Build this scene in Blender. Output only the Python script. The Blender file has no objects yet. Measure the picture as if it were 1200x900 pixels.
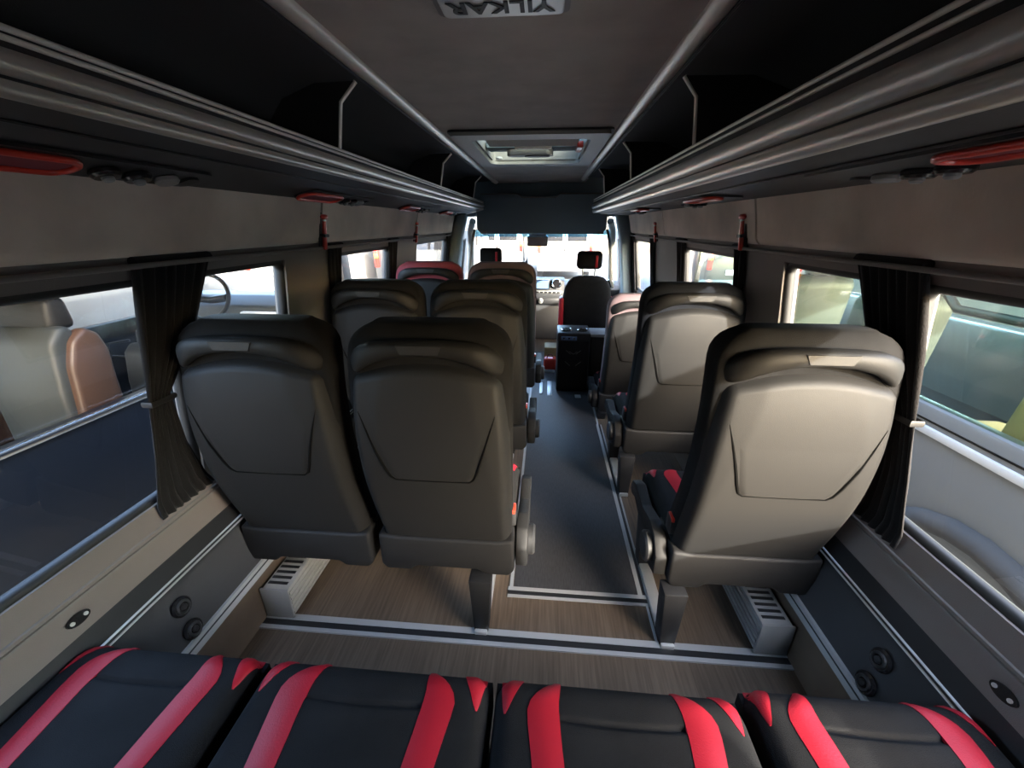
import bpy, bmesh, math, random
from mathutils import Vector, Matrix
random.seed(7)
sc = bpy.context.scene
COL = sc.collection

# ------------------------------------------------------------------ camera
f = 470.0
psi, th = math.radians(4.637), math.radians(21.591)
F = Vector((-math.sin(psi)*math.cos(th), math.cos(psi)*math.cos(th), -math.sin(th)))
R = Vector((math.cos(psi), math.sin(psi), 0)); U = R.cross(F)
cd = bpy.data.cameras.new('camera'); cam = bpy.data.objects.new('camera', cd); COL.objects.link(cam)
M = Matrix((R, U, -F)).transposed().to_4x4(); M.translation = Vector((0.064, 0, 1.20)); cam.matrix_world = M
cd.sensor_width = 36; cd.lens = f/1200*36; cd.clip_start = 0.02; cd.clip_end = 300
sc.camera = cam
sc.cycles.diffuse_bounces = 8; sc.cycles.max_bounces = 14

# ------------------------------------------------------------------ world, sun, exposure
w = bpy.data.worlds.new('sky'); sc.world = w; w.use_nodes = True
nt = w.node_tree; bg = nt.nodes['Background']
sky = nt.nodes.new('ShaderNodeTexSky'); sky.sky_type = 'NISHITA'; sky.sun_disc = False
SUN = Vector((-1.0, 1.3, -0.5)).normalized()          # direction the light travels
sky.sun_elevation = math.radians(22); sky.sun_rotation = math.atan2(-SUN.x, -SUN.y)
sky.air_density = 1.0; sky.dust_density = 2.5; sky.ozone_density = 1.0
nt.links.new(sky.outputs[0], bg.inputs[0]); bg.inputs[1].default_value = 1.6
sd = bpy.data.lights.new('sun', 'SUN'); so = bpy.data.objects.new('sun', sd); COL.objects.link(so)
sd.energy = 7.5; sd.angle = math.radians(0.6); sd.color = (1.0, 0.95, 0.86)
so.rotation_euler = SUN.to_track_quat('-Z', 'Y').to_euler()
vs = sc.view_settings; vs.view_transform = 'Standard'; vs.look = 'None'; vs.exposure = 1.9; vs.gamma = 1.0; vs.use_curve_mapping = False

# ------------------------------------------------------------------ materials
MAT = {}
def mat(name, col, rough=.6, metal=0, bump=0, bscale=200, var=0, vscale=6, spec=.5, coat=0, stretch=None, col2=None, sheen=0):
    m = bpy.data.materials.new(name); m.use_nodes = True; MAT[name] = m
    n = m.node_tree; b = n.nodes['Principled BSDF']
    b.inputs['Base Color'].default_value = (*col, 1); b.inputs['Roughness'].default_value = rough
    b.inputs['Metallic'].default_value = metal; b.inputs['Specular IOR Level'].default_value = spec
    b.inputs['Coat Weight'].default_value = coat; b.inputs['Sheen Weight'].default_value = sheen
    tc = n.nodes.new('ShaderNodeTexCoord')
    src = tc.outputs['Object']
    if stretch:
        mp = n.nodes.new('ShaderNodeMapping'); mp.inputs['Scale'].default_value = stretch
        n.links.new(src, mp.inputs[0]); src = mp.outputs[0]
    if var or col2:
        t = n.nodes.new('ShaderNodeTexNoise'); t.inputs['Scale'].default_value = vscale; t.inputs['Detail'].default_value = 6
        n.links.new(src, t.inputs['Vector'])
        r = n.nodes.new('ShaderNodeValToRGB'); r.color_ramp.elements[0].position = .3; r.color_ramp.elements[1].position = .7
        c2 = col2 or tuple(min(1, c*(1+var)) for c in col)
        c1 = col if col2 else tuple(c*(1-var) for c in col)
        r.color_ramp.elements[0].color = (*c1, 1); r.color_ramp.elements[1].color = (*c2, 1)
        n.links.new(t.outputs[0], r.inputs[0]); n.links.new(r.outputs[0], b.inputs['Base Color'])
    if bump:
        t = n.nodes.new('ShaderNodeTexNoise'); t.inputs['Scale'].default_value = bscale; t.inputs['Detail'].default_value = 3
        n.links.new(src, t.inputs['Vector'])
        bp = n.nodes.new('ShaderNodeBump'); bp.inputs['Strength'].default_value = bump; bp.inputs['Distance'].default_value = .002
        n.links.new(t.outputs[0], bp.inputs['Height']); n.links.new(bp.outputs[0], b.inputs['Normal'])
    return m
def glass(name, tint, refl=.9):
    m = bpy.data.materials.new(name); m.use_nodes = True; MAT[name] = m
    n = m.node_tree; n.nodes.clear()
    o = n.nodes.new('ShaderNodeOutputMaterial'); mx = n.nodes.new('ShaderNodeMixShader')
    t = n.nodes.new('ShaderNodeBsdfTransparent'); t.inputs[0].default_value = (*tint, 1)
    g = n.nodes.new('ShaderNodeBsdfGlossy'); g.inputs['Roughness'].default_value = .02; g.inputs[0].default_value = (refl, refl, refl, 1)
    lw = n.nodes.new('ShaderNodeLayerWeight'); lw.inputs[0].default_value = .5
    pw = n.nodes.new('ShaderNodeMath'); pw.operation = 'POWER'; pw.inputs[1].default_value = 5; n.links.new(lw.outputs['Facing'], pw.inputs[0])
    fr = n.nodes.new('ShaderNodeMath'); fr.operation = 'MULTIPLY_ADD'; fr.inputs[1].default_value = .92; fr.inputs[2].default_value = .06; n.links.new(pw.outputs[0], fr.inputs[0])
    n.links.new(fr.outputs[0], mx.inputs[0]); n.links.new(t.outputs[0], mx.inputs[1]); n.links.new(g.outputs[0], mx.inputs[2])
    n.links.new(mx.outputs[0], o.inputs[0]); return m
def emit(name, col, s):
    m = bpy.data.materials.new(name); m.use_nodes = True; MAT[name] = m
    b = m.node_tree.nodes['Principled BSDF']; b.inputs['Base Color'].default_value = (*col, 1)
    b.inputs['Emission Color'].default_value = (*col, 1); b.inputs['Emission Strength'].default_value = s; return m

mat('shell', (.0108, .0107, .0108), .55, bump=.25, bscale=900, spec=.16)
mat('shell_dark', (.015, .015, .0155), .5, spec=.3, bump=.2, bscale=900)
mat('seam', (.002, .002, .002), .9, spec=.05)
mat('fabric', (.0062, .0062, .0066), .9, spec=.12, bump=.5, bscale=700, var=.25, vscale=30)
mat('fabric_navy', (.0055, .0065, .009), .9, spec=.12, bump=.5, bscale=700, var=.25, vscale=30)
mat('cushion', (.0075, .0075, .0077), .92, spec=.12, bump=.5, bscale=800, var=.25, vscale=14)
mat('red_leather', (.25, .005, .013), .52, bump=.25, bscale=350, spec=.28)
mat('maroon', (.16, .02, .03), .85, bump=.4, bscale=700)
mat('mauve', (.09, .06, .066), .85, bump=.4, bscale=700)
mat('suede', (.52, .44, .365), .92, var=.26, vscale=4, bump=.35, bscale=120, sheen=.3)
mat('ceil', (.40, .37, .335), .95, var=.10, vscale=9, bump=.5, bscale=500)
mat('surround', (.15, .136, .125), .7, bump=.25, bscale=500)
mat('sill', (.15, .127, .113), .6, bump=.25, bscale=600, var=.06, vscale=4)
mat('kick', (.034, .034, .036), .85, bump=.35, bscale=600)
mat('black', (.012, .012, .013), .5, bump=.1, bscale=500)
mat('blackgloss', (.012, .012, .013), .22)
mat('bin', (.05, .05, .051), .8, spec=.2, bump=.4, bscale=400)
mat('underside', (.022, .022, .023), .55, bump=.2, bscale=600)
mat('alu', (.80, .76, .68), .35, metal=.35)
mat('alu_dark', (.66, .63, .58), .36, metal=.85)
mat('silver', (.55, .55, .53), .4, metal=.6)
mat('strip', (.36, .365, .36), .5, metal=.2)
mat('chrome', (.75, .76, .78), .12, metal=1)
mat('curtain', (.010, .0095, .010), .95, spec=.2, bump=.6, bscale=300, sheen=.05)
mat('red_plastic', (.50, .03, .015), .3, coat=.3)
mat('white_plastic', (.55, .55, .52), .4)
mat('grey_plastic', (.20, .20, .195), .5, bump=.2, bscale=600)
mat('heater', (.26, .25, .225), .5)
mat('console', (.16, .21, .24), .75, bump=.3, bscale=400)  # lens haze over the cab mixed into this lightened slate tone
mat('dash', (.03, .031, .033), .6, bump=.3, bscale=300)
mat('rubber', (.012, .012, .012), .6)
mat('mat_floor', (.024, .024, .026), .55, col2=(.044, .044, .046), vscale=30, stretch=(10, 1.2, 1), bump=.3, bscale=300)
# wood print vinyl
def wood(name, ang):
    m = bpy.data.materials.new(name); m.use_nodes = True; MAT[name] = m
    n = m.node_tree; b = n.nodes['Principled BSDF']; b.inputs['Roughness'].default_value = .42
    tc = n.nodes.new('ShaderNodeTexCoord'); mp = n.nodes.new('ShaderNodeMapping'); mp.inputs['Rotation'].default_value = (0, 0, ang)
    n.links.new(tc.outputs['Object'], mp.inputs[0])
    br = n.nodes.new('ShaderNodeTexBrick'); br.inputs['Scale'].default_value = 1; br.inputs['Brick Width'].default_value = .9; br.inputs['Row Height'].default_value = .13
    br.inputs['Mortar Size'].default_value = .001; br.inputs['Color1'].default_value = (.125, .092, .065, 1); br.inputs['Color2'].default_value = (.094, .070, .050, 1); br.inputs['Mortar'].default_value = (.08, .062, .044, 1)
    n.links.new(mp.outputs[0], br.inputs[0])
    m2 = n.nodes.new('ShaderNodeMapping'); m2.inputs['Scale'].default_value = (3, 60, 1); n.links.new(mp.outputs[0], m2.inputs[0])
    t = n.nodes.new('ShaderNodeTexNoise'); t.inputs['Scale'].default_value = 2; t.inputs['Detail'].default_value = 5; n.links.new(m2.outputs[0], t.inputs[0])
    rp = n.nodes.new('ShaderNodeValToRGB'); rp.color_ramp.elements[0].position = .3; rp.color_ramp.elements[1].position = .75
    rp.color_ramp.elements[0].color = (.62, .6, .58, 1); rp.color_ramp.elements[1].color = (1.25, 1.22, 1.18, 1)
    n.links.new(t.outputs[0], rp.inputs[0])
    mx = n.nodes.new('ShaderNodeMixRGB'); mx.blend_type = 'MULTIPLY'; mx.inputs[0].default_value = 1
    n.links.new(br.outputs[0], mx.inputs[1]); n.links.new(rp.outputs[0], mx.inputs[2]); n.links.new(mx.outputs[0], b.inputs['Base Color'])
wood('wood', math.pi/2)
glass('pane', (.78, .79, .79)); glass('pane_dark', (.30, .33, .33)); glass('pane_green', (.62, .80, .70)); glass('screen_glass', (.93, .96, .96)); glass('pane_blue', (.20, .50, .75))
mat('led', (.12, .22, .42), .4)
mat('white_paint', (.30, .30, .295), .35, coat=.5)
mat('silver_paint', (.085, .09, .09), .35, coat=.5, var=.03)
mat('navy_paint', (.004, .006, .010), .3, coat=.08, spec=.2)
mat('dark_paint', (.03, .032, .035), .3, coat=.6)
mat('tan_leather', (.06, .03, .018), .5); mat('seat_grey', (.03, .033, .032), .55); mat('cream', (.24, .165, .06), .7)
mat('tail_red', (.55, .02, .015), .25, coat=.6); mat('tail_amber', (.75, .25, .03), .3)
mat('asphalt', (.17, .168, .16), .95, var=.15, vscale=3, bump=.5, bscale=60)
mat('leaf', (.10, .17, .045), .8, col2=(.26, .34, .10), vscale=3); mat('bark', (.12, .08, .05), .9)
mat('plaster', (.22, .195, .15), .9, var=.08, vscale=2); mat('roof_tile', (.35, .13, .08), .8)
mat('tyre', (.03, .03, .03), .85); mat('plate', (.7, .7, .68), .5)

# ------------------------------------------------------------------ helpers
def link(o, parent=None):
    COL.objects.link(o)
    if parent: o.parent = parent
    return o
def mesh(name, vs_, fs, m, parent=None, smooth=False, mats=None, mi=None):
    me = bpy.data.meshes.new(name); me.from_pydata([tuple(v) for v in vs_], [], fs)
    for x in (mats or [m]): me.materials.append(MAT[x])
    if mi:
        for p, i in zip(me.polygons, mi): p.material_index = i
    bm = bmesh.new(); bm.from_mesh(me); bmesh.ops.recalc_face_normals(bm, faces=bm.faces); bm.to_mesh(me); bm.free()
    if smooth:
        for p in me.polygons: p.use_smooth = True
    return link(bpy.data.objects.new(name, me), parent)
def autosmooth(o, ang=40):
    me = o.data; bm = bmesh.new(); bm.from_mesh(me)
    for fc in bm.faces: fc.smooth = True
    for e in bm.edges:
        if len(e.link_faces) == 2 and e.calc_face_angle(0) > math.radians(ang): e.smooth = False
    bm.to_mesh(me); bm.free(); return o
def empty(name, loc=(0, 0, 0), rz=0):
    o = bpy.data.objects.new(name, None); link(o); o.location = loc; o.rotation_euler = (0, 0, rz); o.empty_display_size = .1; return o
def tag(o, label=None, cat=None, group=None, kind=None):
    if label: o['label'] = label
    if cat: o['category'] = cat
    if group: o['group'] = group
    if kind: o['kind'] = kind
    return o
def box(name, a, b, m, parent=None, bev=0, seg=2, rot=None):
    bm = bmesh.new(); bmesh.ops.create_cube(bm, size=1)
    c = [(a[i]+b[i])/2 for i in range(3)]; s = [abs(b[i]-a[i]) for i in range(3)]
    for v in bm.verts: v.co = Vector((v.co.x*s[0], v.co.y*s[1], v.co.z*s[2]))
    if bev: bmesh.ops.bevel(bm, geom=bm.edges[:], offset=min(bev, min(s)*.49), segments=seg, profile=.5, affect='EDGES')
    if rot: bmesh.ops.rotate(bm, verts=bm.verts, cent=(0, 0, 0), matrix=rot)
    for v in bm.verts: v.co += Vector(c)
    me = bpy.data.meshes.new(name); bm.to_mesh(me); bm.free(); me.materials.append(MAT[m])
    o = link(bpy.data.objects.new(name, me), parent)
    return autosmooth(o) if bev else o
def prism(name, poly, axis, a, b, m, parent=None, bev=0, seg=2):
    """closed 2D polygon extruded along axis ('x': poly is (y,z); 'y': poly is (x,z); 'z': poly is (x,y))"""
    def P(p, t): return {'x': (t, p[0], p[1]), 'y': (p[0], t, p[1]), 'z': (p[0], p[1], t)}[axis]
    n = len(poly); V = [P(p, a) for p in poly]+[P(p, b) for p in poly]
    Fc = [tuple(range(n)), tuple(range(n, 2*n))]+[(i, (i+1) % n, n+(i+1) % n, n+i) for i in range(n)]
    o = mesh(name, V, Fc, m, parent)
    if bev:
        bm = bmesh.new(); bm.from_mesh(o.data); bmesh.ops.bevel(bm, geom=bm.edges[:], offset=bev, segments=seg, profile=.5, affect='EDGES', clamp_overlap=True); bm.to_mesh(o.data); bm.free()
    return autosmooth(o, 35)
def tube(name, path, r, m, parent=None, n=10, closed=False, sx=1, sy=1, up=Vector((0, 0, 1))):
    """sweep an ellipse along a path; r may be a number or list"""
    path = [Vector(p) for p in path]; k = len(path); V = []; Fc = []
    for i, p in enumerate(path):
        if closed: t = path[(i+1) % k]-path[i-1]
        else: t = path[min(i+1, k-1)]-path[max(i-1, 0)]
        t.normalize(); a = t.cross(up)
        if a.length < 1e-4: a = t.cross(Vector((1, 0, 0)))
        a.normalize(); b = a.cross(t).normalized(); rr = r[i] if isinstance(r, (list, tuple)) else r
        for j in range(n):
            q = 2*math.pi*j/n; V.append(p+a*math.cos(q)*rr*sx+b*math.sin(q)*rr*sy)
    for i in range(k if closed else k-1):
        for j in range(n):
            i2 = (i+1) % k; Fc.append((i*n+j, i*n+(j+1) % n, i2*n+(j+1) % n, i2*n+j))
    if not closed: Fc += [tuple(range(n)), tuple(range((k-1)*n, k*n))]
    return autosmooth(mesh(name, V, Fc, m, parent), 50)
def grid(name, fn, nu, nv, m, parent=None, smooth=True, mats=None, mfn=None, flip=False):
    V = [fn(i/nu, j/nv) for j in range(nv+1) for i in range(nu+1)]
    Fc = []; mi = []
    for j in range(nv):
        for i in range(nu):
            a = j*(nu+1)+i; Fc.append((a, a+1, a+nu+2, a+nu+1)); mi.append(mfn((i+.5)/nu, (j+.5)/nv) if mfn else 0)
    return mesh(name, V, Fc, m, parent, smooth, mats, mi if mats else None)
def disc(name, c, axis, r, h, m, parent=None, n=20, bev=.0):
    """short cylinder centred at c with the given axis vector"""
    ax = Vector(axis).normalized(); c = Vector(c)
    rr = [(r-bev, -h/2), (r, -h/2+bev), (r, h/2-bev), (r-bev, h/2)] if bev else [(r, -h/2), (r, h/2)]
    q = ax.to_track_quat('Z', 'Y'); V = []; Fc = []
    for (a, z) in rr:
        for j in range(n): V.append(c+q @ Vector((a*math.cos(2*math.pi*j/n), a*math.sin(2*math.pi*j/n), z)))
    k = len(rr)
    for i in range(k-1):
        for j in range(n): Fc.append((i*n+j, i*n+(j+1) % n, (i+1)*n+(j+1) % n, (i+1)*n+j))
    Fc += [tuple(range(n)), tuple(range((k-1)*n, k*n))]
    return autosmooth(mesh(name, V, Fc, m, parent), 35)
def interp(tab, z):
    if z <= tab[0][0]: return tab[0][1]
    for (a, x), (b, y) in zip(tab, tab[1:]):
        if z <= b: return x+(y-x)*(z-a)/(b-a)
    return tab[-1][1]
def rrect(w_, h_, r, n=5, cx=0, cy=0):
    P = []
    for (sx, sy, a0) in ((1, 1, 0), (-1, 1, 90), (-1, -1, 180), (1, -1, 270)):
        for i in range(n+1):
            a = math.radians(a0+90*i/n); P.append((cx+sx*(w_/2-r)+r*math.cos(a), cy+sy*(h_/2-r)+r*math.sin(a)))
    return P
def text_mesh(name, body, size, m, parent, mw, extrude=.0008):
    cu = bpy.data.curves.new('text', 'FONT'); cu.body = body; cu.size = size; cu.extrude = extrude; cu.align_x = 'CENTER'; cu.align_y = 'CENTER'
    cu.offset = size*.02
    t = bpy.data.objects.new('text', cu); COL.objects.link(t); bpy.context.view_layer.update()
    me = bpy.data.meshes.new_from_object(t.evaluated_get(bpy.context.evaluated_depsgraph_get())); bpy.data.objects.remove(t)
    me.transform(mw); me.materials.clear(); me.materials.append(MAT[m]); me.name = name
    return link(bpy.data.objects.new(name, me), parent)

# ================================================================== SETTING
WX = [(-.06, .815), (0, .815), (.16, .822), (.33, .866), (.40, .886), (.53, .92), (1.088, .845), (1.14, .838), (1.30, .79), (1.37, .77)]
def wx(z): return interp(WX, z)
Y0, Y1 = -.42, 4.95
# floor
fl = box('floor', (-.90, Y0, -.06), (.90, Y1, 0), 'wood'); tag(fl, kind='structure')
inl = box('trim_1', (-.015, 1.06, 0), (.418, 3.95, .0025), 'mat_floor'); tag(inl, 'dark grey ribbed vinyl runner along the aisle', kind='structure')
ntr = [1]
def trim(a, b, m, label=None, bev=0):
    ntr[0] += 1; o = box('trim_%d' % ntr[0], a, b, m, bev=bev); tag(o, label, kind='structure'); return o
# frame of the aisle runner: silver, black, silver
trim((-.035, 1.045, 0), (.450, 1.060, .004), 'strip'); trim((-.035, 1.028, 0), (.450, 1.045, .003), 'black'); trim((-.035, 1.018, 0), (.450, 1.028, .004), 'strip')
trim((.418, 1.060, 0), (.433, 2.35, .004), 'strip'); trim((.433, 1.045, 0), (.444, 2.35, .003), 'black'); trim((.444, 1.018, 0), (.452, 2.35, .004), 'strip')
trim((-.030, 1.060, 0), (-.018, 3.0, .004), 'strip')
trim((.425, 2.35, 0), (.435, 3.2, .004), 'strip')
# cross strip in front of the bench
trim((-.815, .872, 0), (.815, .892, .006), 'strip', 'pale metal edging strip across the wood floor'); trim((-.815, .851, 0), (.815, .872, .004), 'black'); trim((-.815, .838, 0), (.815, .851, .006), 'strip')
trim((-.118, .892, 0), (-.106, 2.9, .005), 'strip', 'seat fixing rail let into the floor'); trim((.436, .892, 0), (.443, 1.018, .005), 'strip')
# small metal plates in the aisle
for (x, y, a, b) in ((.123, 2.95, .018, .15), (.333, 2.80, .022, .03), (.055, 2.95, .012, .12)):
    o = box('floor_plate', (x-a, y-b, .0025), (x+a, y+b, .006), 'silver', bev=.002)
    tag(o, {.018: 'long silver metal plate on the grey aisle runner beside the cooler box', .022: 'short silver metal plate at the foot of the cooler box', .012: 'narrow silver plate on the aisle runner close to the double seats'}[a], 'plate')

WIN = {-1: [(-.33, .93, .53, 1.088), (.97, 1.395, .53, 1.088), (1.72, 2.42, .60, 1.088), (2.93, 3.86, .72, 1.088), (4.20, 4.80, .64, 1.06)],
       1: [(-.27, .93, .53, 1.088), (.99, 1.44, .53, 1.088), (1.76, 2.50, .60, 1.088), (3.18, 3.90, .64, 1.088), (4.20, 4.80, .64, 1.06)]}
WMATS = ['wood', 'kick', 'black', 'sill', 'surround', 'suede']
def wmat(z):
    return 0 if z < .16 else 1 if z < .33 else 2 if z < .40 else 3 if z < .53 else 4 if z < 1.14 else 5
for sx, side in ((-1, 'left'), (1, 'right')):
    ys = {Y0, Y1}; zs = {p[0] for p in WX}
    for (a, b, c, d) in WIN[sx]: ys |= {a, b}; zs |= {c, d}
    for k in range(6): zs.add(.53+.09*(k+.5))
    ys = sorted(ys); zs = sorted(z for z in zs); V = []; Fc = []; mi = []
    idx = {}
    def vid(y, z, out):
        k = (y, z, out)
        if k not in idx: idx[k] = len(V); V.append((sx*(wx(z)+(.05 if out else 0)), y, z))
        return idx[k]
    def solid(i, j):
        if i < 0 or j < 0 or i >= len(ys)-1 or j >= len(zs)-1: return False
        y = (ys[i]+ys[i+1])/2; z = (zs[j]+zs[j+1])/2
        return not any(a < y < b and c < z < d for (a, b, c, d) in WIN[sx])
    for i in range(len(ys)-1):
        for j in range(len(zs)-1):
            if not solid(i, j): continue
            y, y2, z, z2 = ys[i], ys[i+1], zs[j], zs[j+1]; k = wmat((z+z2)/2)
            for out in (False, True): Fc.append((vid(y, z, out), vid(y2, z, out), vid(y2, z2, out), vid(y, z2, out))); mi.append(k)
            for (di, dj, p, q) in ((-1, 0, (y, z), (y, z2)), (1, 0, (y2, z), (y2, z2)), (0, -1, (y, z), (y2, z)), (0, 1, (y, z2), (y2, z2))):
                if not solid(i+di, j+dj): Fc.append((vid(*p, False), vid(*q, False), vid(*q, True), vid(*p, True))); mi.append(4 if .5 < z < 1.1 else k)
    o = mesh('wall_'+side, V, Fc, 'wood', mats=WMATS, mi=mi); tag(o, kind='structure')
    def band(z0, z1, y0, y1, m, off=.004, name=None, label=None):
        ntr[0] += 1
        P = [(sx*(wx(z0)+.0), z0), (sx*(wx(z0)-off), z0+.001), (sx*(wx(z1)-off), z1-.001), (sx*wx(z1), z1)]
        o = prism('trim_%d' % ntr[0], P, 'y', y0, y1, m); tag(o, label, kind='structure'); return o
    band(.158, .190, -.2, 2.9, 'strip', .008, label='pale metal edging along the foot of the side panel')
    band(.176, .180, -.2, 2.9, 'black', .010)
    band(.338, .342, -.3, 3.6, 'silver', .003); band(.349, .353, -.3, 3.6, 'silver', .003)
    band(.462, .468, -.3, 3.8, 'surround', .004); band(.476, .479, -.3, 3.8, 'surround', .004)
    # padded upper panels, split at the pillars
    for (a, b) in ((Y0, 1.585), (1.60, 2.80), (2.815, 3.92)):
        ntr[0] += 1
        P = [(sx*wx(1.135), 1.135), (sx*(wx(1.138)-.012), 1.137), (sx*(wx(1.145)-.020), 1.146), (sx*(wx(1.16)-.022), 1.16), (sx*(wx(1.2)-.018), 1.2), (sx*(wx(1.29)-.012), 1.29), (sx*wx(1.29), 1.29)]
        o = prism('trim_%d' % ntr[0], P, 'y', a, b, 'suede'); tag(o, 'brown-grey suede padded panel above the side windows', kind='structure')
    # windows
    for n, (a, b, c, d) in enumerate(WIN[sx]):
        wr = empty('window_%d' % (n+1 if sx < 0 else n+6), (sx*wx((c+d)/2), (a+b)/2, c)); tag(wr, kind='structure')
        ox, oy, oz = wr.location
        pts = rrect(b-a-.004, d-c-.004, .035, 4, (a+b)/2, (c+d)/2)
        def L(p, e): return (sx*(wx(p[1])+e)-ox, p[0]-oy, p[1]-oz)
        tube('rubber_frame', [L(p, .022) for p in pts], .016, 'rubber', wr, 8, True)
        q = [L(p, .028) for p in pts]; k = len(pts)
        mesh('glass_pane', q, [tuple(range(k))], 'pane', wr)
# unseen rear doors behind the camera, windows left out to darken seat backs
tag(box('wall_back', (-.95, Y0-.06, -.06), (.95, Y0, 1.66), 'surround'), kind='structure')
# ceiling and roof
CZ = 1.585
HX0, HX1, HY0, HY1 = -.300, .254, 2.11, 2.89          # roof hatch opening
def holed(name, x0, x1, y0, y1, z0, z1, m):
    V = []; Fc = []
    for (a, b, c, d) in ((x0, x1, y0, HY0), (x0, x1, HY1, y1), (x0, HX0, HY0, HY1), (HX1, x1, HY0, HY1)):
        i = len(V); V += [(a, c, z0), (b, c, z0), (b, d, z0), (a, d, z0), (a, c, z1), (b, c, z1), (b, d, z1), (a, d, z1)]
        Fc += [tuple(i+k for k in q) for q in ((0, 1, 2, 3), (4, 5, 6, 7), (0, 1, 5, 4), (1, 2, 6, 5), (2, 3, 7, 6), (3, 0, 4, 7))]
    return mesh(name, V, Fc, m)
tag(holed('ceiling', -.475, .42, Y0, 4.42, CZ, CZ+.02, 'ceil'), kind='structure')
tag(holed('ceiling_upper_skin', -.5, .5, Y0-.06, 4.75, 1.645, 1.675, 'white_paint'), kind='structure')
P = [(.96, 1.22), (.93, 1.40), (.86, 1.55), (.74, 1.62), (.5, 1.645)]
for s_ in (-1, 1):
    prof = [(s_*x, z) for x, z in P]+[(s_*(x+.03), z+.03) for x, z in reversed(P)]
    tag(prism('ceiling_roof_edge_'+('left' if s_ < 0 else 'right'), prof, 'y', Y0-.06, 4.75, 'white_paint'), kind='structure')

# ---- luggage racks
def rack(sx, xt, zt, zb, rail_in, rail_out, parts_y, yend, where):
    r = empty('luggage_rack', (sx*.6, .3, 1.3)); ox, oy, oz = r.location
    tag(r, 'dark overhead luggage rack with satin metal front tubes along the %s' % where, 'luggage rack', 'overhead luggage racks')
    def pr(name, poly, a, b, m): return prism(name, [(sx*x-ox, z-oz) for x, z in poly], 'y', a-oy, b-oy, m, r)
    ya, yb = Y0+.02, yend; h = zt-zb
    # underside and shelf
    pr('shelf', [(xt+.02, zb+.004), (xt+.09, zb-.012), (.775, 1.285), (.80, 1.30), (.80, 1.35), (xt+.10, zb+.05), (xt+.04, zt-.01), (xt+.016, zt-.012)], ya, yb, 'underside')
    # fascia
    pr('fascia', [(xt+.022, zt+.002), (xt+.006, zt), (xt+.006, zb+.006), (xt+.022, zb+.002)], ya, yb, 'black')
    def bar(name, z, rad, m, x=None, fl_=1.0):
        x = xt+.006 if x is None else x
        tube(name, [(sx*x-ox, ya-oy, z-oz), (sx*x-ox, yb-oy, z-oz)], rad, m, r, 18, sx=fl_)
    bar('edge_bead', zt, .0045, 'alu', xt+.008); bar('edge_bead', zt-h*.15, .0035, 'alu', xt+.005)
    bar('front_tube', zb+h*.50, h*.21, 'alu_dark', xt+.008, .8); bar('front_tube', zb+h*.12, h*.155, 'alu_dark', xt+.012, .9)
    # lamp strip under the tube
    tube('lower_bead', [(sx*(xt+.085)-ox, ya-oy, zb-.012-oz), (sx*(xt+.085)-ox, yb-oy, zb-.012-oz)], .003, 'black', r, 6)
    # liner of the bin
    pr('bin_liner', [(.80, 1.34), (.78, 1.45), (.70, 1.54), (.60, 1.575), (rail_out-.005, CZ-.002), (rail_out-.005, CZ+.012), (.61, 1.59), (.72, 1.555), (.80, 1.46), (.82, 1.34)], ya, yb, 'bin')
    # ceiling rail: rounded aluminium profile with fine grooves on the outer side
    w_ = rail_out-rail_in; P = [(rail_in, CZ+.004)]
    for k in range(9):
        a = math.pi*k/8; P.append((rail_in+w_*.36*(1-math.cos(a)), CZ-.001-.017*math.sin(a)))
    P += [(rail_out-.004, CZ-.004), (rail_out-.004, CZ+.004)]
    pr('ceiling_rail', P, ya, yb+.1, 'alu')
    for k in range(3): tube('rail_groove', [(sx*(rail_in+w_*(.78+.08*k))-ox, ya-oy, CZ-.005-oz), (sx*(rail_in+w_*(.78+.08*k))-ox, yb-oy, CZ-.005-oz)], .0018, 'black', r, 6)
    # partitions with silver edge
    for y in parts_y:
        e = [(rail_out+.005, CZ-.012), (rail_out+.02+(xt-rail_out)*.55, (CZ+zt)/2+.03), (xt+.012, zt+.006)]
        poly = e+[(.79, 1.36), (.775, 1.45), (.70, 1.535), (.60, 1.57)]
        p = prism('partition', [(sx*x-ox, z-oz) for x, z in poly], 'y', y-oy-.005, y-oy+.005, 'shell_dark', r)
        tube('edge_trim', [(sx*x-ox, y-oy, z-oz) for x, z in e], .006, 'alu', p, 8)
    # end cap
    pr('end_cap', [(xt+.005, zb+.002), (.79, 1.28), (.80, 1.35), (xt+.03, zt)], yb-.004, yb+.03, 'alu_dark' if sx < 0 else 'alu')
    return r
rack(-1, .54, 1.405, 1.336, .412, .475, (1.31, 2.52, 3.62), 4.14, 'side of the paired seats')
rack(1, .46, 1.406, 1.304, .351, .415, (1.34, 2.26, 3.25), 3.9, 'side of the single seats')

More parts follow.
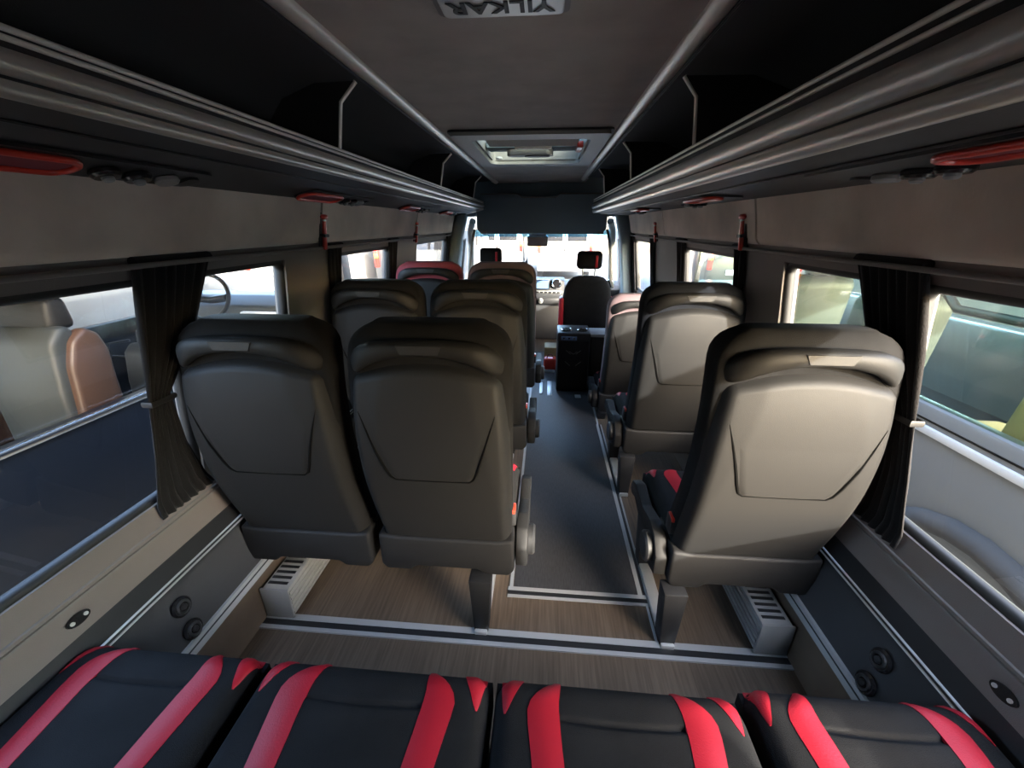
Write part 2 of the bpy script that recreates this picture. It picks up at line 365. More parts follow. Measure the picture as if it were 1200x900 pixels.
# ---- reading consoles under the racks
def console(sx, y, xt, zb, label, xc=.685, noff=0):
    def uz(x): return interp([(xt+.09, zb-.012), (.775, 1.285)], x)
    ang = math.atan2(1.285-(zb-.012), .775-xt-.09)
    c = empty('reading_console', (sx*xc, y, uz(xc)-.001)); c.rotation_euler = (0, -ang*sx, 0)
    tag(c, label, 'reading light', 'consoles under the luggage racks')
    prism('base_plate', [(x+noff*.5, yy) for x, yy in rrect(.085+abs(noff), .52, .04, 6)], 'z', -.006, 0, 'black', c)
    ring = [(x, yy-.14, -.010) for x, yy in rrect(.058, .24, .028, 8)]
    tube('red_ring', ring, .0055, 'red_plastic', c, 8, True)
    prism('speaker_grille', [(x, yy-.14) for x, yy in rrect(.048, .228, .023, 6)], 'z', -.009, -.005, 'maroon', c)
    for k, yy in enumerate((.03, .09)):
        n = disc('air_nozzle', (noff, yy, -.012), (0, 0, 1), .024, .014, 'blackgloss', c, 16, .004)
        disc('nozzle_knob', (noff, yy, -.021), (0, 0, 1), .010, .010, 'grey_plastic', n, 12, .003)
    disc('reading_lamp', (noff, .155, -.012), (0, 0, 1), .022, .014, 'grey_plastic', c, 16, .004)
    prism('call_button', [(x+noff, yy+.21) for x, yy in rrect(.04, .03, .01, 3)], 'z', -.011, -.004, 'shell_dark', c)
for (y, s_) in ((.71, 'rearmost'), (1.62, 'second'), (2.60, 'third'), (3.50, 'foremost')):
    console(-1, y, .54, 1.336, 'black reading console with red ring, %s one above the paired seats' % s_, .725)
for (y, s_) in ((.67, 'rearmost'), (1.70, 'second'), (2.70, 'foremost')):
    console(1, y, .46, 1.304, 'black reading console with red ring, %s one above the single seats' % s_, .592, .055)

# ---- roof hatch
h = empty('roof_hatch', (-.023, 2.5, CZ)); tag(h, 'roof hatch with pale frame, pleated shade and grey handle in ceiling', 'roof hatch')
def ringplate(name, o_, i_, z0, z1, m, parent):
    n = len(o_); V = [(x, y, z0) for x, y in o_]+[(x, y, z0) for x, y in i_]+[(x, y, z1) for x, y in o_]+[(x, y, z1) for x, y in i_]
    Fc = []
    for k in range(n):
        k2 = (k+1) % n
        Fc += [(k, k2, n+k2, n+k), (2*n+k, 2*n+k2, 3*n+k2, 3*n+k), (k, k2, 2*n+k2, 2*n+k), (n+k, n+k2, 3*n+k2, 3*n+k)]
    return autosmooth(mesh(name, V, Fc, m, parent))
ringplate('outer_gasket', rrect(.725, 1.02, .03), rrect(.70, .99, .03), -.008, 0, 'black', h)
ringplate('frame', rrect(.705, 1.0, .03), rrect(.555, .78, .05), -.022, 0, 'heater', h)
ringplate('shaft_lining', rrect(.553, .779, .02), rrect(.535, .76, .02), 0, .095, 'heater', h)
prism('glass_panel', rrect(.552, .778, .04), 'z', .080, .084, 'pane_dark', h)
for k in range(12):
    y = -.375+.030*k; prism('shade_pleat', [(y, .020), (y+.015, .008), (y+.030, .020), (y+.015, .012)], 'x', -.235, .235, 'white_plastic', h)
box('shade_bar', (-.10, -.02, .0), (.10, .01, .018), 'alu', h, .005)
box('cross_member', (-.265, .02, .010), (.265, .15, .050), 'console', h, .015)
prism('handle', [(x-.02, y+.09) for x, y in rrect(.26, .09, .04, 5)], 'z', -.020, .012, 'heater', h, bev=.006)
prism('handle_recess', [(x+.02, y+.09) for x, y in rrect(.14, .055, .025, 5)], 'z', -.024, -.016, 'shell_dark', h)
box('frame_catch', (.232, -.1, -.01), (.262, .06, .02), 'red_plastic', h, .004)
disc('hatch_lamp', (-.22, .30, .0), (0, 0, 1), .02, .012, 'white_plastic', h, 14, .003)
tube('hinge_strut', [(.05, .33, .05), (.20, .05, .04)], .006, 'silver', h, 6)

# ---- ceiling air vent with lettering
v = empty('air_vent', (-.03, .81, CZ)); tag(v, 'silver perforated ceiling vent plate with dark YILKAR lettering', 'air vent')
prism('plate', rrect(.228, .32, .012, 3), 'z', -.014, 0, 'silver', v, bev=.003)
ringplate('rim', rrect(.25, .335, .015, 3), rrect(.222, .314, .012, 3), -.008, 0, 'grey_plastic', v)
text_mesh('lettering', 'YILKAR', .058, 'black', v, Matrix.Translation((-.002, .118, -.0148)) @ Matrix.Rotation(math.pi, 4, 'Y') @ Matrix.Diagonal((1.02, 1.0, 1, 1)))
bmv = []; 
for r_ in range(6):
    for c_ in range(9):
        disc('vent_hole', (-.092+.023*c_+(.011 if r_ % 2 else 0), .078-.022*r_, -.0145), (0, 0, 1), .006, .002, 'black', v, 10)

# ---- cab: header, overhead shelf, windscreen, pillars
tag(box('wall_cab_header', (-.62, 4.36, 1.42), (.60, 4.42, 1.67), 'console'), kind='structure')
for s_ in (-1, 1): tag(box('wall_cab_wing_'+('left' if s_ < 0 else 'right'), (s_*.56, 4.36, 1.28), (s_*.95, 4.40, 1.67), 'console'), kind='structure')
tag(box('wall_cab_roof', (-.80, 4.40, 1.47), (.80, 4.80, 1.50), 'console'), kind='structure')
sh = empty('overhead_shelf', (-.02, 4.2, 1.1)); tag(sh, 'dark haze-tinted fabric covered overhead storage shelf above the windscreen', 'shelf')
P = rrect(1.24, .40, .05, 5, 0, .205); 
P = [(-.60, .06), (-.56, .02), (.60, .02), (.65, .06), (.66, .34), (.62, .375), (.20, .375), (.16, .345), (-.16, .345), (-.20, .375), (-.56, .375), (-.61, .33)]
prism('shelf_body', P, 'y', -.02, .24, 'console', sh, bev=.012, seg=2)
tube('rim_piping', [(x, -.022, z+.004) for x, z in ((-.56, .372), (-.20, .372), (-.16, .342), (.16, .342), (.20, .372), (.62, .372))], .006, 'surround', sh, 6)
for x in (-.53, .60):
    box('corner_bracket', (x-.03, -.03, .02), (x+.03, .0, .05), 'grey_plastic', sh, .008)
# windscreen
wsn = empty('window_11', (0, 4.7, .5)); tag(wsn, kind='structure')
mesh('glass_pane', [(-.80, .25, 0), (.80, .25, 0), (.72, -.16, .66), (-.72, -.16, .66)], [(0, 1, 2, 3)], 'screen_glass', wsn)
mesh('tint_band', [(-.715, -.165, .655), (.715, -.165, .655), (.722, -.130, .585), (-.722, -.130, .585)], [(0, 1, 2, 3)], 'pane_blue', wsn)
for s_ in (-1, 1):
    tube('frame_pillar', [(s_*.84, .25, -.02), (s_*.745, -.16, .66), (s_*.70, -.28, .74)], .035, 'heater' if s_ < 0 else 'grey_plastic', wsn, 8)
tag(box('wall_front', (-.9, 4.93, -.06), (.9, 4.98, .54), 'dash'), kind='structure')
for s_ in (-1, 1):   # B pillar lining between cabin and cab
    ntr[0] += 1
    P = [(s_*wx(z), z) for z in (.3, .53, .8, 1.08, 1.3)]+[(s_*(wx(z)-.10), z) for z in (1.3, 1.08, .8, .53, .3)]
    o = prism('trim_%d' % ntr[0], P, 'y', 3.97, 4.13, 'console', bev=.02); tag(o, 'dark pillar lining between the cabin and the cab', kind='structure')
    tube('grab_bar', [(s_*.74, 4.15, .62), (s_*.71, 4.13, .70), (s_*.665, 4.13, 1.05), (s_*.64, 4.16, 1.16)], .014, 'heater')['kind'] = 'structure'
for o in list(bpy.data.objects):
    if o.name.startswith('grab_bar'):
        ntr[0] += 1; o.name = 'trim_%d' % ntr[0]
mr = empty('rear_view_mirror', (-.03, 4.50, 1.07)); tag(mr, 'black rear view mirror and sensor housing at top of windscreen', 'mirror')
box('housing', (-.11, -.02, -.08), (.11, .03, .03), 'blackgloss', mr, .018, 3); box('sensor_cover', (-.09, .0, .02), (.09, .12, .07), 'dash', mr, .015)
mesh('mirror_glass', [(-.10, -.0215, -.07), (.10, -.0215, -.07), (.10, -.0215, .015), (-.10, -.0215, .015)], [(0, 1, 2, 3)], 'chrome', mr)
# dashboard
d = empty('dashboard', (0, 4.6, 0)); tag(d, 'grey van dashboard with centre screen and round chrome ringed vents', 'dashboard')
prism('body', [(-.14, .50), (-.17, .56), (-.12, .60), (.05, .63), (.33, .60), (.33, .1), (.05, .1), (-.05, .40)], 'x', -.86, .86, 'dash', d, bev=.01)
prism('centre_stack', [(-.20, .50), (-.16, .65), (-.02, .67), (.10, .60), (.10, .15), (-.12, .15)], 'x', -.13, .27, 'dash', d, bev=.012)
s1 = box('screen_bezel', (-.09, -.215, .56), (.11, -.18, .665), 'blackgloss', d, .008); mesh('screen', [(-.08, -.2165, .57), (.10, -.2165, .57), (.10, -.2165, .655), (-.08, -.2165, .655)], [(0, 1, 2, 3)], 'led', s1)
for x in (.185, -.72, .74):
    vn = disc('round_vent', (x, -.185, .62), (0, 1, 0), .05, .04, 'blackgloss', d, 20, .008)
    tube('vent_ring', [(x+.045*math.cos(a*math.pi/10), -.207, .62+.045*math.sin(a*math.pi/10)) for a in range(20)], .007, 'chrome', vn, 8, True)
box('button_row', (-.09, -.215, .515), (.24, -.19, .545), 'silver', d, .005)
for k in range(7): box('button', (-.08+.045*k, -.222, .520), (-.045+.045*k, -.210, .540), 'shell_dark', d, .003)
box('storage_tray', (-.09, -.21, .40), (.22, -.18, .47), 'black', d, .01); disc('gear_knob', (.02, -.22, .44), (0, 1, .4), .025, .05, 'silver', d, 14, .006)
box('lower_console', (-.11, -.18, 0), (.24, .0, .38), 'dash', d, .02)
sw = empty('steering_wheel', (-.43, 4.38, .60)); sw.rotation_euler = (math.radians(-62), 0, 0); tag(sw, 'black three spoke steering wheel in front of the driver seat', 'steering wheel')
tube('rim', [(.185*math.cos(a*math.pi/16), .185*math.sin(a*math.pi/16), 0) for a in range(32)], .015, 'shell_dark', sw, 8, True)
disc('hub', (0, 0, -.02), (0, 0, 1), .065, .05, 'shell_dark', sw, 20, .012)
for a in (0, 180, 270):
    c_, s_ = math.cos(math.radians(a)), math.sin(math.radians(a)); tube('spoke', [(.05*c_, .05*s_, -.015), (.18*c_, .18*s_, 0)], .014, 'grey_plastic', sw, 8)

# ================================================================== PASSENGER SEATS
YR = [(.20, .115), (.30, .100), (.36, .085), (.45, .055), (.55, .026), (.65, .007), (.75, .0), (.85, .004), (.93, .022), (.99, .045)]
def yr(z): return interp(YR, z)
def ysm(z): return sum(yr(z+d_) for d_ in (-.04, -.02, 0, .02, .04))/5
SHW = [(.335, .196), (.45, .200), (.60, .201), (.72, .198), (.80, .192), (.87, .184), (.91, .178), (.94, .168)]
def shell_fn(u, v):
    s_ = (u*2-1); s_ = math.copysign(1-(1-abs(s_))**1.3, s_)
    z = .338+(.904-.036*s_*s_-.338)*v; hw = interp(SHW, z); x = hw*s_; y = ysm(z)
    fx = interp([(.34, .17), (.55, .165), (.87, .10), (.94, .09)], z)
    y += max(0, abs(x)-fx)*.16
    y += .036*max(0, (abs(s_)-.86)/.14)**2.2           # edges roll forward
    if v > .965: y += .030*((v-.965)/.035)**1.5        # top edge turns in behind the grip
    return (x, y, z)
def shell_y(x, z):
    hw = interp(SHW, z); y = ysm(z); fx = interp([(.34, .17), (.55, .165), (.87, .10), (.94, .09)], z)
    y += max(0, abs(x)-fx)*.16; s_ = abs(x)/hw; y += .036*max(0, (s_-.86)/.14)**2.2; return y
PADW = [(.36, .198), (.50, .202), (.70, .203), (.84, .203), (.90, .202), (.93, .198), (.958, .184), (.976, .160), (.986, .135)]
def make_pad(name, m, parent):
    V = []; Fc = []; N = 28; zs_ = [.36, .42, .50, .58, .66, .74, .80, .85, .89, .915, .935, .95, .962, .974, .983, .988]
    for k, z in enumerate(zs_):
        hw = interp(PADW, z); top = max(0, (z-.93)/.054)
        back = ysm(z)+interp([(.36, .030), (.86, .026), (.92, .020), (.95, .012), (.975, .016), (.988, .030)], z)
        front = ysm(z)+.135-.03*top**2-.012*math.sin((z-.36)*5)
        cy = (back+front)/2; hy = (front-back)/2
        for j in range(N):
            a = 2*math.pi*j/N; c_, s_ = math.cos(a), math.sin(a); e = .42
            V.append((hw*math.copysign(abs(c_)**e, c_), cy+hy*math.copysign(abs(s_)**e, s_), z))
    for k in range(len(zs_)-1):
        for j in range(N): Fc.append((k*N+j, k*N+(j+1) % N, (k+1)*N+(j+1) % N, (k+1)*N+j))
    Fc += [tuple(range(N)), tuple(range((len(zs_)-1)*N, len(zs_)*N))]
    return autosmooth(mesh(name, V, Fc, m, parent), 55)
def cush_pt(u, v, W, D, zt, hb, rad=.035, crown=.012, seamv=None):
    """top surface of a cushion. u in -1..1 over width, v metres from the front edge"""
    x = W*u; e = min(W-abs(x), v+.0001, D-v)
    ex = max(0, 1-(W-abs(x))/rad); ey = max(0, 1-v/(rad*1.3)); 
    z = zt+crown*(1-u*u)*min(1, v/.1)
    q = min(1, math.hypot(ex, ey)); z -= rad*(1-math.sqrt(max(0, 1-q*q)))
    if seamv is not None and abs(u) < .5: z -= .007*math.exp(-((v-seamv-.006*(1-4*u*u))/.0045)**2)
    return x, z
def cushion(name, W, D, zt, zb, yf, sgn, m, parent, seamv=None, inset=True, nu=36, mi_='red_leather', back=True):
    """yf: y of front edge; sgn: +1 if the front faces +y (v runs towards -y)"""
    vsn = []
    v = 0
    while v < D: vsn.append(v); v += .003 if v < .02 or (seamv and abs(v-seamv) < .03) else .012
    vsn.append(D); V = []; Fc = []; n1 = nu+1
    us = [math.sin(math.pi/2*(2*i/nu-1)) for i in range(n1)]
    for v in vsn:
        for u in us:
            x, z = cush_pt(u, v, W, D, zt, 0, seamv=seamv); V.append((x, yf-sgn*v, z))
    nr = len(vsn)
    for j in range(nr-1):
        for i in range(nu): a = j*n1+i; Fc.append((a, a+1, a+n1+1, a+n1))
    # skirt
    rim = [i for i in range(n1)]+[j*n1+nu for j in range(1, nr)]+[(nr-1)*n1+i for i in range(nu-1, -1, -1)]+[j*n1 for j in range(nr-2, 0, -1)]
    b0 = len(V)
    for k in rim: x, y, z = V[k]; V.append((x, y, zb))
    n = len(rim)
    for k in range(n): Fc.append((rim[k], rim[(k+1) % n], b0+(k+1) % n, b0+k))
    Fc.append(tuple(range(b0, b0+n)))
    o = autosmooth(mesh(name, V, Fc, m, parent), 60)
    if not inset: return o
    def strip(nm, rows):
        V = []; Fc = []; K = 6
        for (v, a, b) in rows:
            for k in range(K+1):
                t = k/K; u = a+(b-a)*t; x, z = cush_pt(u, v, W, D, zt, 0); puff = (.0028 if nm == 'red_inset' else .0008)*math.sin(math.pi*t)*min(1, abs(b-a)/.12)+.0012
                V.append((x, yf-sgn*v+(sgn*.002 if v < .004 else 0), z+puff))
        for j in range(len(rows)-1):
            for k in range(K): a = j*(K+1)+k; Fc.append((a, a+1, a+K+2, a+K+1))
        nb = len(V); V += [(x, y, z-.006) for x, y, z in V]
        m_ = len(rows); rim = list(range(K+1))+[j*(K+1)+K for j in range(1, m_)]+[(m_-1)*(K+1)+k for k in range(K-1, -1, -1)]+[j*(K+1) for j in range(m_-2, 0, -1)]
        for k in range(len(rim)): Fc.append((rim[k], rim[(k+1) % len(rim)], nb+rim[(k+1) % len(rim)], nb+rim[k]))
        autosmooth(mesh(nm, V, Fc, mi_, o), 60)
    blade = [(.001, .455, .500), (.006, .455, .530), (.013, .458, .565), (.022, .463, .610), (.034, .470, .660), (.048, .478, .705), (.064, .480, .728), (.085, .476, .722), (.11, .468, .705), (.14, .455, .685), (.18, .44, .66), (.25, .41, .62), (.32, .38, .58), (D-.03, .36, .53)]
    tri = [(.001, .765, .955), (.006, .770, .955), (.015, .785, .952), (.028, .810, .946), (.045, .845, .936), (.06, .872, .926), (.072, .900, .912)]
    blade = [r_ for r_ in blade if r_[0] <= D-.02]
    for sd_ in (1, -1):
        for nm, rows in (('red_inset', blade), ('red_corner_inset', tri)):
            fine = []
            for (p, q) in zip(rows, rows[1:]):
                for k in range(2): t = k/2; fine.append(tuple(a+(b-a)*t for a, b in zip(p, q)))
            fine.append(rows[-1]); strip(nm, [(v, sd_*a, sd_*b) for v, a, b in fine])
    return o
def make_seat():
    s = empty('passenger_seat')
    o = grid('back_shell', shell_fn, 44, 56, 'shell', s)
    make_pad('backrest_pad', 'fabric', s)
    # raised back panel with a dark seam round its lower edge
    def panel(u, v):
        z = .592+.19*v; hw = interp([(.592, .100), (.607, .112), (.782, .166)], z)-.002; x = hw*(u*2-1)
        lift = .0038*(1-v/.72)
        return (x, shell_y(x, z)-lift-(0 if 0 < u < 1 else -.004), z if v > 0 else z)
    grid('back_panel', panel, 24, 20, 'shell', s)
    path = [(-.166, .752), (-.150, .70), (-.134, .645), (-.118, .592), (-.108, .566), (-.096, .556), (-.05, .5545), (0, .554), (.05, .5545), (.096, .556), (.108, .566), (.118, .592), (.134, .645), (.150, .70), (.166, .752)]
    rr = [.0006, .0022, .0032, .0036, .0030, .0020, .0012, .0012, .0012, .0020, .0030, .0036, .0032, .0022, .0006]
    tube('panel_seam', [(x, shell_y(x, z+.032)-.0006, z+.032) for x, z in path], rr, 'seam', s, 6)
    # grip
    HT = [(0, .962), (.08, .960), (.12, .955), (.15, .944), (.17, .930), (.183, .912), (.190, .893)]
    HB = [(0, .925), (.06, .921), (.10, .911), (.13, .897), (.155, .880), (.17, .873), (.183, .876), (.190, .888)]
    V = []; Fc = []; N = 14; K = 44
    for k in range(K+1):
        t = -1+2*k/K; t = math.copysign(1-(1-abs(t))**1.25, t); x = .190*t; zt_, zb_ = interp(HT, abs(x)), interp(HB, abs(x)); cz_, rz_ = (zt_+zb_)/2, max(.002, (zt_-zb_)/2)
        yc_ = ysm(.90)+.004+.045*abs(t)**5; ry_ = .024*math.sqrt(max(.05, 1-abs(t)**8))
        for j in range(N):
            q = 2*math.pi*j/N; c_, s_ = math.cos(q), math.sin(q); V.append((x, yc_+ry_*math.copysign(abs(c_)**.7, c_), cz_+rz_*math.copysign(abs(s_)**.7, s_)))
    for k in range(K):
        for j in range(N): Fc.append((k*N+j, k*N+(j+1) % N, (k+1)*N+(j+1) % N, (k+1)*N+j))
    Fc += [tuple(range(N)), tuple(range(K*N, K*N+N))]
    g = autosmooth(mesh('grab_handle', V, Fc, 'shell', s), 60)
    P = [(-.052, .954), (.052, .954), (.042, .934), (-.042, .934)]
    V = [(x, ysm(.90)-.0215, z) for x, z in P]+[(x, ysm(.90)-.015, z) for x, z in P]
    mesh('handle_insert', V, [(0, 1, 2, 3), (0, 1, 5, 4), (1, 2, 6, 5), (2, 3, 7, 6), (3, 0, 4, 7)], 'shell_dark', g)
    # hinge skirt below the back
    P = [(-.204, .340), (-.150, .332), (.150, .332), (.204, .340), (.206, .225), (.190, .205), (.115, .205), (.095, .222), (-.095, .222), (-.115, .205), (-.190, .205), (-.206, .225)]
    b = prism('hinge_skirt', P, 'y', .085, .24, 'shell', s, bev=.010, seg=3)
    box('seat_frame', (-.19, .12, .20), (.19, .46, .285), 'shell_dark', s, .012)
    c = cushion('seat_cushion', .198, .36, .365, .28, .49, 1, 'cushion', s, seamv=.10)
    return s
proto = make_seat()
def aisle_fittings(s, side, leg_x, leg_mat):
    x0 = side*.208; x1 = side*.245
    P = [(.10, .235), (.10, .30), (.14, .345), (.20, .355), (.30, .330), (.40, .345), (.455, .325), (.47, .28), (.44, .27), (.40, .285), (.33, .27), (.27, .22), (.20, .20)]
    sh_ = prism('side_shield', P, 'x', min(x0, x1), max(x0, x1), 'shell', s, bev=.008)
    disc('recline_wheel', (side*.252, .165, .285), (1, 0, 0), .046, .028, 'shell_dark', s, 24, .006)
    bk = box('belt_buckle', (side*.196-.012, .13, .36), (side*.196+.012, .17, .415), 'shell_dark', s, .004); box('buckle_button', (side*.196-.010, .128, .405), (side*.196+.010, .165, .419), 'red_plastic', bk, .003)
    P = [(leg_x-.022, 0), (leg_x+.022, 0), (leg_x+.034, .212), (leg_x-.034, .212)]
    prism('leg', P, 'y', .05, .11, leg_mat, s, bev=.005)
    prism('leg', P, 'y', .36, .42, leg_mat, s, bev=.005)
    box('foot_rail', (leg_x-.02, .04, 0), (leg_x+.02, .44, .018), 'silver', s, .004)
def wall_fittings(s, side):
    prism('wall_bracket', [(.16, .20), (.40, .20), (.40, .245), (.16, .245)], 'x', side*.15, side*.197, 'shell_dark', s, bev=.004)
def copy_seat(src, pads=None):
    r_ = src.copy(); COL.objects.link(r_)
    for ch in list(src.children):
        c = ch.copy(); COL.objects.link(c); c.parent = r_
        for g in ch.children:
            d_ = g.copy(); COL.objects.link(d_); d_.parent = c
    if pads:
        for c in r_.children:
            if c.name.startswith('backrest_pad'):
                c.data = c.data.copy(); c.data.materials[0] = MAT[pads]
    return r_
SEATS = [  # x, y, kind, dz, pad, label
    (-.648, .83, 'w', 0, None, 'grey-backed coach seat beside the minibus-side wall, in the row right before the rear bench'),
    (-.210, .83, 'a', 0, None, 'grey-backed coach seat by the aisle, paired with a wall seat right before the bench'),
    (.652, .83, 's', 0, None, 'sunlit single coach seat right before the rear bench, its pale back fully lit'),
    (-.640, 1.57, 'w', 0, None, 'grey-backed coach seat beside the minibus-side wall, in the middle row of pairs'),
    (-.208, 1.57, 'a', 0, None, 'coach seat by the aisle in the middle row of pairs, its edge sunlit'),
    (.650, 1.57, 's', 0, 'fabric_navy', 'middle single coach seat, its back half in diagonal sunlight'),
    (-.625, 2.33, 'w', .012, 'maroon', 'coach seat with dark red top beside the minibus-side wall, foremost pair'),
    (-.190, 2.33, 'a', .012, 'mauve', 'coach seat with mauve-grey top by the aisle, foremost pair behind the cab'),
    (.645, 2.38, 's', -.17, 'mauve', 'lower single coach seat next to the black cooler box'),
]
done = False
for (x, y, k, dz, pad, lab) in SEATS:
    s = copy_seat(proto, pad); s.location = (x, y, dz if dz > 0 else 0); tag(s, lab, 'seat', 'coach seats')
    if dz < 0:
        s.location = (x, y, dz)
    if k == 'a': aisle_fittings(s, 1, .105, 'shell')
    elif k == 's':
        aisle_fittings(s, -1, -.185, 'shell_dark')
    else: wall_fittings(s, -1)
    if dz < 0:
        for c in list(s.children):
            if c.name.startswith('leg') or c.name.startswith('foot_rail'): bpy.data.objects.remove(c)
        for yy in (.06, .37): prism('leg', [(-.21, .17), (-.16, .17), (-.155, .21), (-.215, .21)], 'y', yy, yy+.05, 'shell_dark', s)
for c in list(proto.children):
    for g in list(c.children): bpy.data.objects.remove(g)
    bpy.data.objects.remove(c)
bpy.data.objects.remove(proto)

# ================================================================== REAR BENCH
for (xc, W, lab) in ((-.690, .200, 'black bench cushion with red insets against the minibus-side wall'), (-.247, .230, 'black bench cushion with red insets, second from the minibus-side wall'),
                     (.222, .230, 'black bench cushion with red insets, second from the van-side wall'), (.668, .202, 'black bench cushion with red insets against the van-side wall')):
    b = empty('bench_cushion', (xc, 0, 0)); tag(b, lab, 'cushion', 'rear bench cushions')
    cushion('upholstery', W, .48, .378, .27, .525+(.02 if xc > .4 else 0), 1, 'cushion', b, seamv=.075)
bb = empty('rear_bench', (0, .2, 0)); tag(bb, 'black base frame under the rear bench cushions', 'bench')
box('plinth', (-.80, -.15, 0), (.80, .22, .245), 'kick', bb, .01); box('support_rail', (-.815, .20, .225), (.815, .26, .268), 'black', bb, .005); box('support_rail', (-.815, -.13, .245), (.815, -.07, .268), 'black', bb, .005)

# ================================================================== SMALL FITTINGS
def wall_normal(sx, z):
    dz = .02; return Vector((-sx*2*dz, 0, (wx(z+dz)-wx(z-dz))*1)).normalized()
def round_outlet(sx, y, z, label):
    n = wall_normal(sx, z); p = Vector((sx*wx(z), y, z))+n*.006
    o = empty('socket', p); tag(o, label, 'socket', 'round black sockets in the side panels')
    disc('flange', (0, 0, 0), n, .026, .012, 'blackgloss', o, 22, .004)
    tube('inner_ring', [Vector((0, math.cos(a*math.pi/8)*.015, 0))+(n.cross(Vector((0, 1, 0))))*math.sin(a*math.pi/8)*.015+n*.007 for a in range(16)], .004, 'black', o, 6, True)
    disc('plug', n*.008, n, .008, .008, 'shell_dark', o, 12, .002)
for sx, wn in ((-1, 'minibus-side'), (1, 'van-side')):
    round_outlet(sx, .68, .282, 'round black socket in the %s kick panel, upper one of two' % wn)
    round_outlet(sx, .672, .214, 'round black socket in the %s kick panel, lower one of two' % wn)
    z = .432; n = wall_normal(sx, z); p = Vector((sx*wx(z), .525, z))+n*.003
    o = empty('anchor_plate', p); tag(o, 'black oval belt anchor plate on the %s sill' % wn, 'plate', 'belt anchor plates'); t = n.cross(Vector((0, 1, 0))).normalized()
    V = []; 
    for e in (0, .005):
        for k in range(20): a = k*math.pi/10; V.append(Vector((0, 1, 0))*math.cos(a)*.022+t*math.sin(a)*.012+n*(e-.002))
    mesh('plate', V, [tuple(range(20)), tuple(range(20, 40))]+[(k, (k+1) % 20, 20+(k+1) % 20, 20+k) for k in range(20)], 'blackgloss', o)
    for e in (-.013, .013): disc('screw', Vector((0, e, 0))+n*.004, n, .004, .003, 'silver', o, 8)
# convector heaters by the wall
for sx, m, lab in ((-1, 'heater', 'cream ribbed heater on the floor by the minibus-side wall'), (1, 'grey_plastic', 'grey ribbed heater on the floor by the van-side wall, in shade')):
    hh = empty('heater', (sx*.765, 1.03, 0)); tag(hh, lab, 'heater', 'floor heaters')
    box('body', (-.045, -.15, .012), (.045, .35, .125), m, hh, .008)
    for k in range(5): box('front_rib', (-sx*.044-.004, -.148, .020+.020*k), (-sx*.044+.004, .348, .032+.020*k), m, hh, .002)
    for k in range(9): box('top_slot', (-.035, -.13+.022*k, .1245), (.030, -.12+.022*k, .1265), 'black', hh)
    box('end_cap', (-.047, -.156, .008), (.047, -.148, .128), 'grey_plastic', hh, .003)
# emergency hammers
def hammer(sx, y, z, lab, m='red_plastic'):
    x = sx*(wx(z)-.030); o = empty('emergency_hammer', (x, y, z)); tag(o, lab, 'hammer', 'red emergency hammers'); o.rotation_euler = (0, math.radians(-8)*sx, 0)
    tube('handle', [(0, 0, -.075), (0, 0, -.070), (0, 0, -.03), (0, 0, .03)], [.006, .010, .009, .007], m, o, 10)
    tube('head', [(0, -.024, .045), (0, -.012, .045), (0, .012, .045), (0, .024, .045)], [.003, .010, .010, .003], m, o, 10, up=Vector((1, 0, 0)))
    tube('neck', [(0, 0, .028), (0, 0, .045)], .006, 'silver', o, 8)
    box('clip', (-.012, -.016, -.028), (.012, .016, -.016), 'black', o, .003); box('back_plate', (sx*.012-.003, -.02, -.07), (sx*.012+.003, .02, .06), 'black', o, .002)
hammer(-1, 1.60, 1.185, 'red emergency hammer on the minibus-side pillar behind the middle seats'); hammer(-1, 2.80, 1.165, 'red emergency hammer on the minibus-side pillar nearer the cab')
hammer(1, 1.68, 1.185, 'red emergency hammer on the van-side pillar behind the middle seats'); hammer(1, 3.0, 1.165, 'red emergency hammer on the van-side pillar nearer the cab')
# curtains
def curtain(sx, ytab0, ytab1, z0, z1, pleats, lab, tie=None, amp=.009, off=.011):
    c = empty('curtain', (sx*wx(z0), (ytab0[0][1]+ytab1[0][1])/2, z0)); o_ = c.location; tag(c, lab, 'curtain', 'black pleated window curtains')
    nv = 40; nu = pleats*8
    def P(u, v):
        z = z0+(z1-z0)*v; a = interp(ytab0, z); b = interp(ytab1, z); n = math.sin(u*pleats*2*math.pi+.6*math.sin(6*v))+.35*math.sin(u*pleats*4.7*math.pi+1.2+4*v)
        am = amp*min(1, (b-a)/.12+.25)
        x = wx(z)-off-am*n*.5; 
        return (sx*x-o_[0], a+(b-a)*(u+.012*math.sin(9*u+5*v))-o_[1], z-o_[2])
    g = grid('cloth', P, nu, nv, 'curtain', c); md = g.modifiers.new('thick', 'SOLIDIFY'); md.thickness = .003
    if tie:
        a, b = interp(ytab0, tie)-.001, interp(ytab1, tie)+.001; x = wx(tie)-off
        tube('tie_band', [(sx*(x-.011)-o_[0], a-o_[1], tie-o_[2]), (sx*(x-.013)-o_[0], (a+b)/2-o_[1], tie-o_[2]), (sx*(x-.011)-o_[0], b-o_[1], tie-o_[2]), (sx*(x+.014)-o_[0], b-o_[1], tie-o_[2]), (sx*(x+.014)-o_[0], a-o_[1], tie-o_[2])], .007, 'shell_dark', c, 8, True, sx=.4)
    tube('heading_tape', [(sx*(wx(z1)-off)-o_[0], ytab0[-1][1]-o_[1], z1-o_[2]), (sx*(wx(z1)-off)-o_[0], ytab1[-1][1]-o_[1], z1-o_[2])], .012, 'curtain', c, 8)
    return c
curtain(-1, [(.50, .755), (.66, .78), (.81, .80), (.95, .815), (1.12, .835)], [(.50, .93), (.66, .88), (.81, .862), (.95, .97), (1.12, 1.045)], .495, 1.125, 7, 'black pleated curtain tied back at the minibus-side window beside the rear seats', .80)
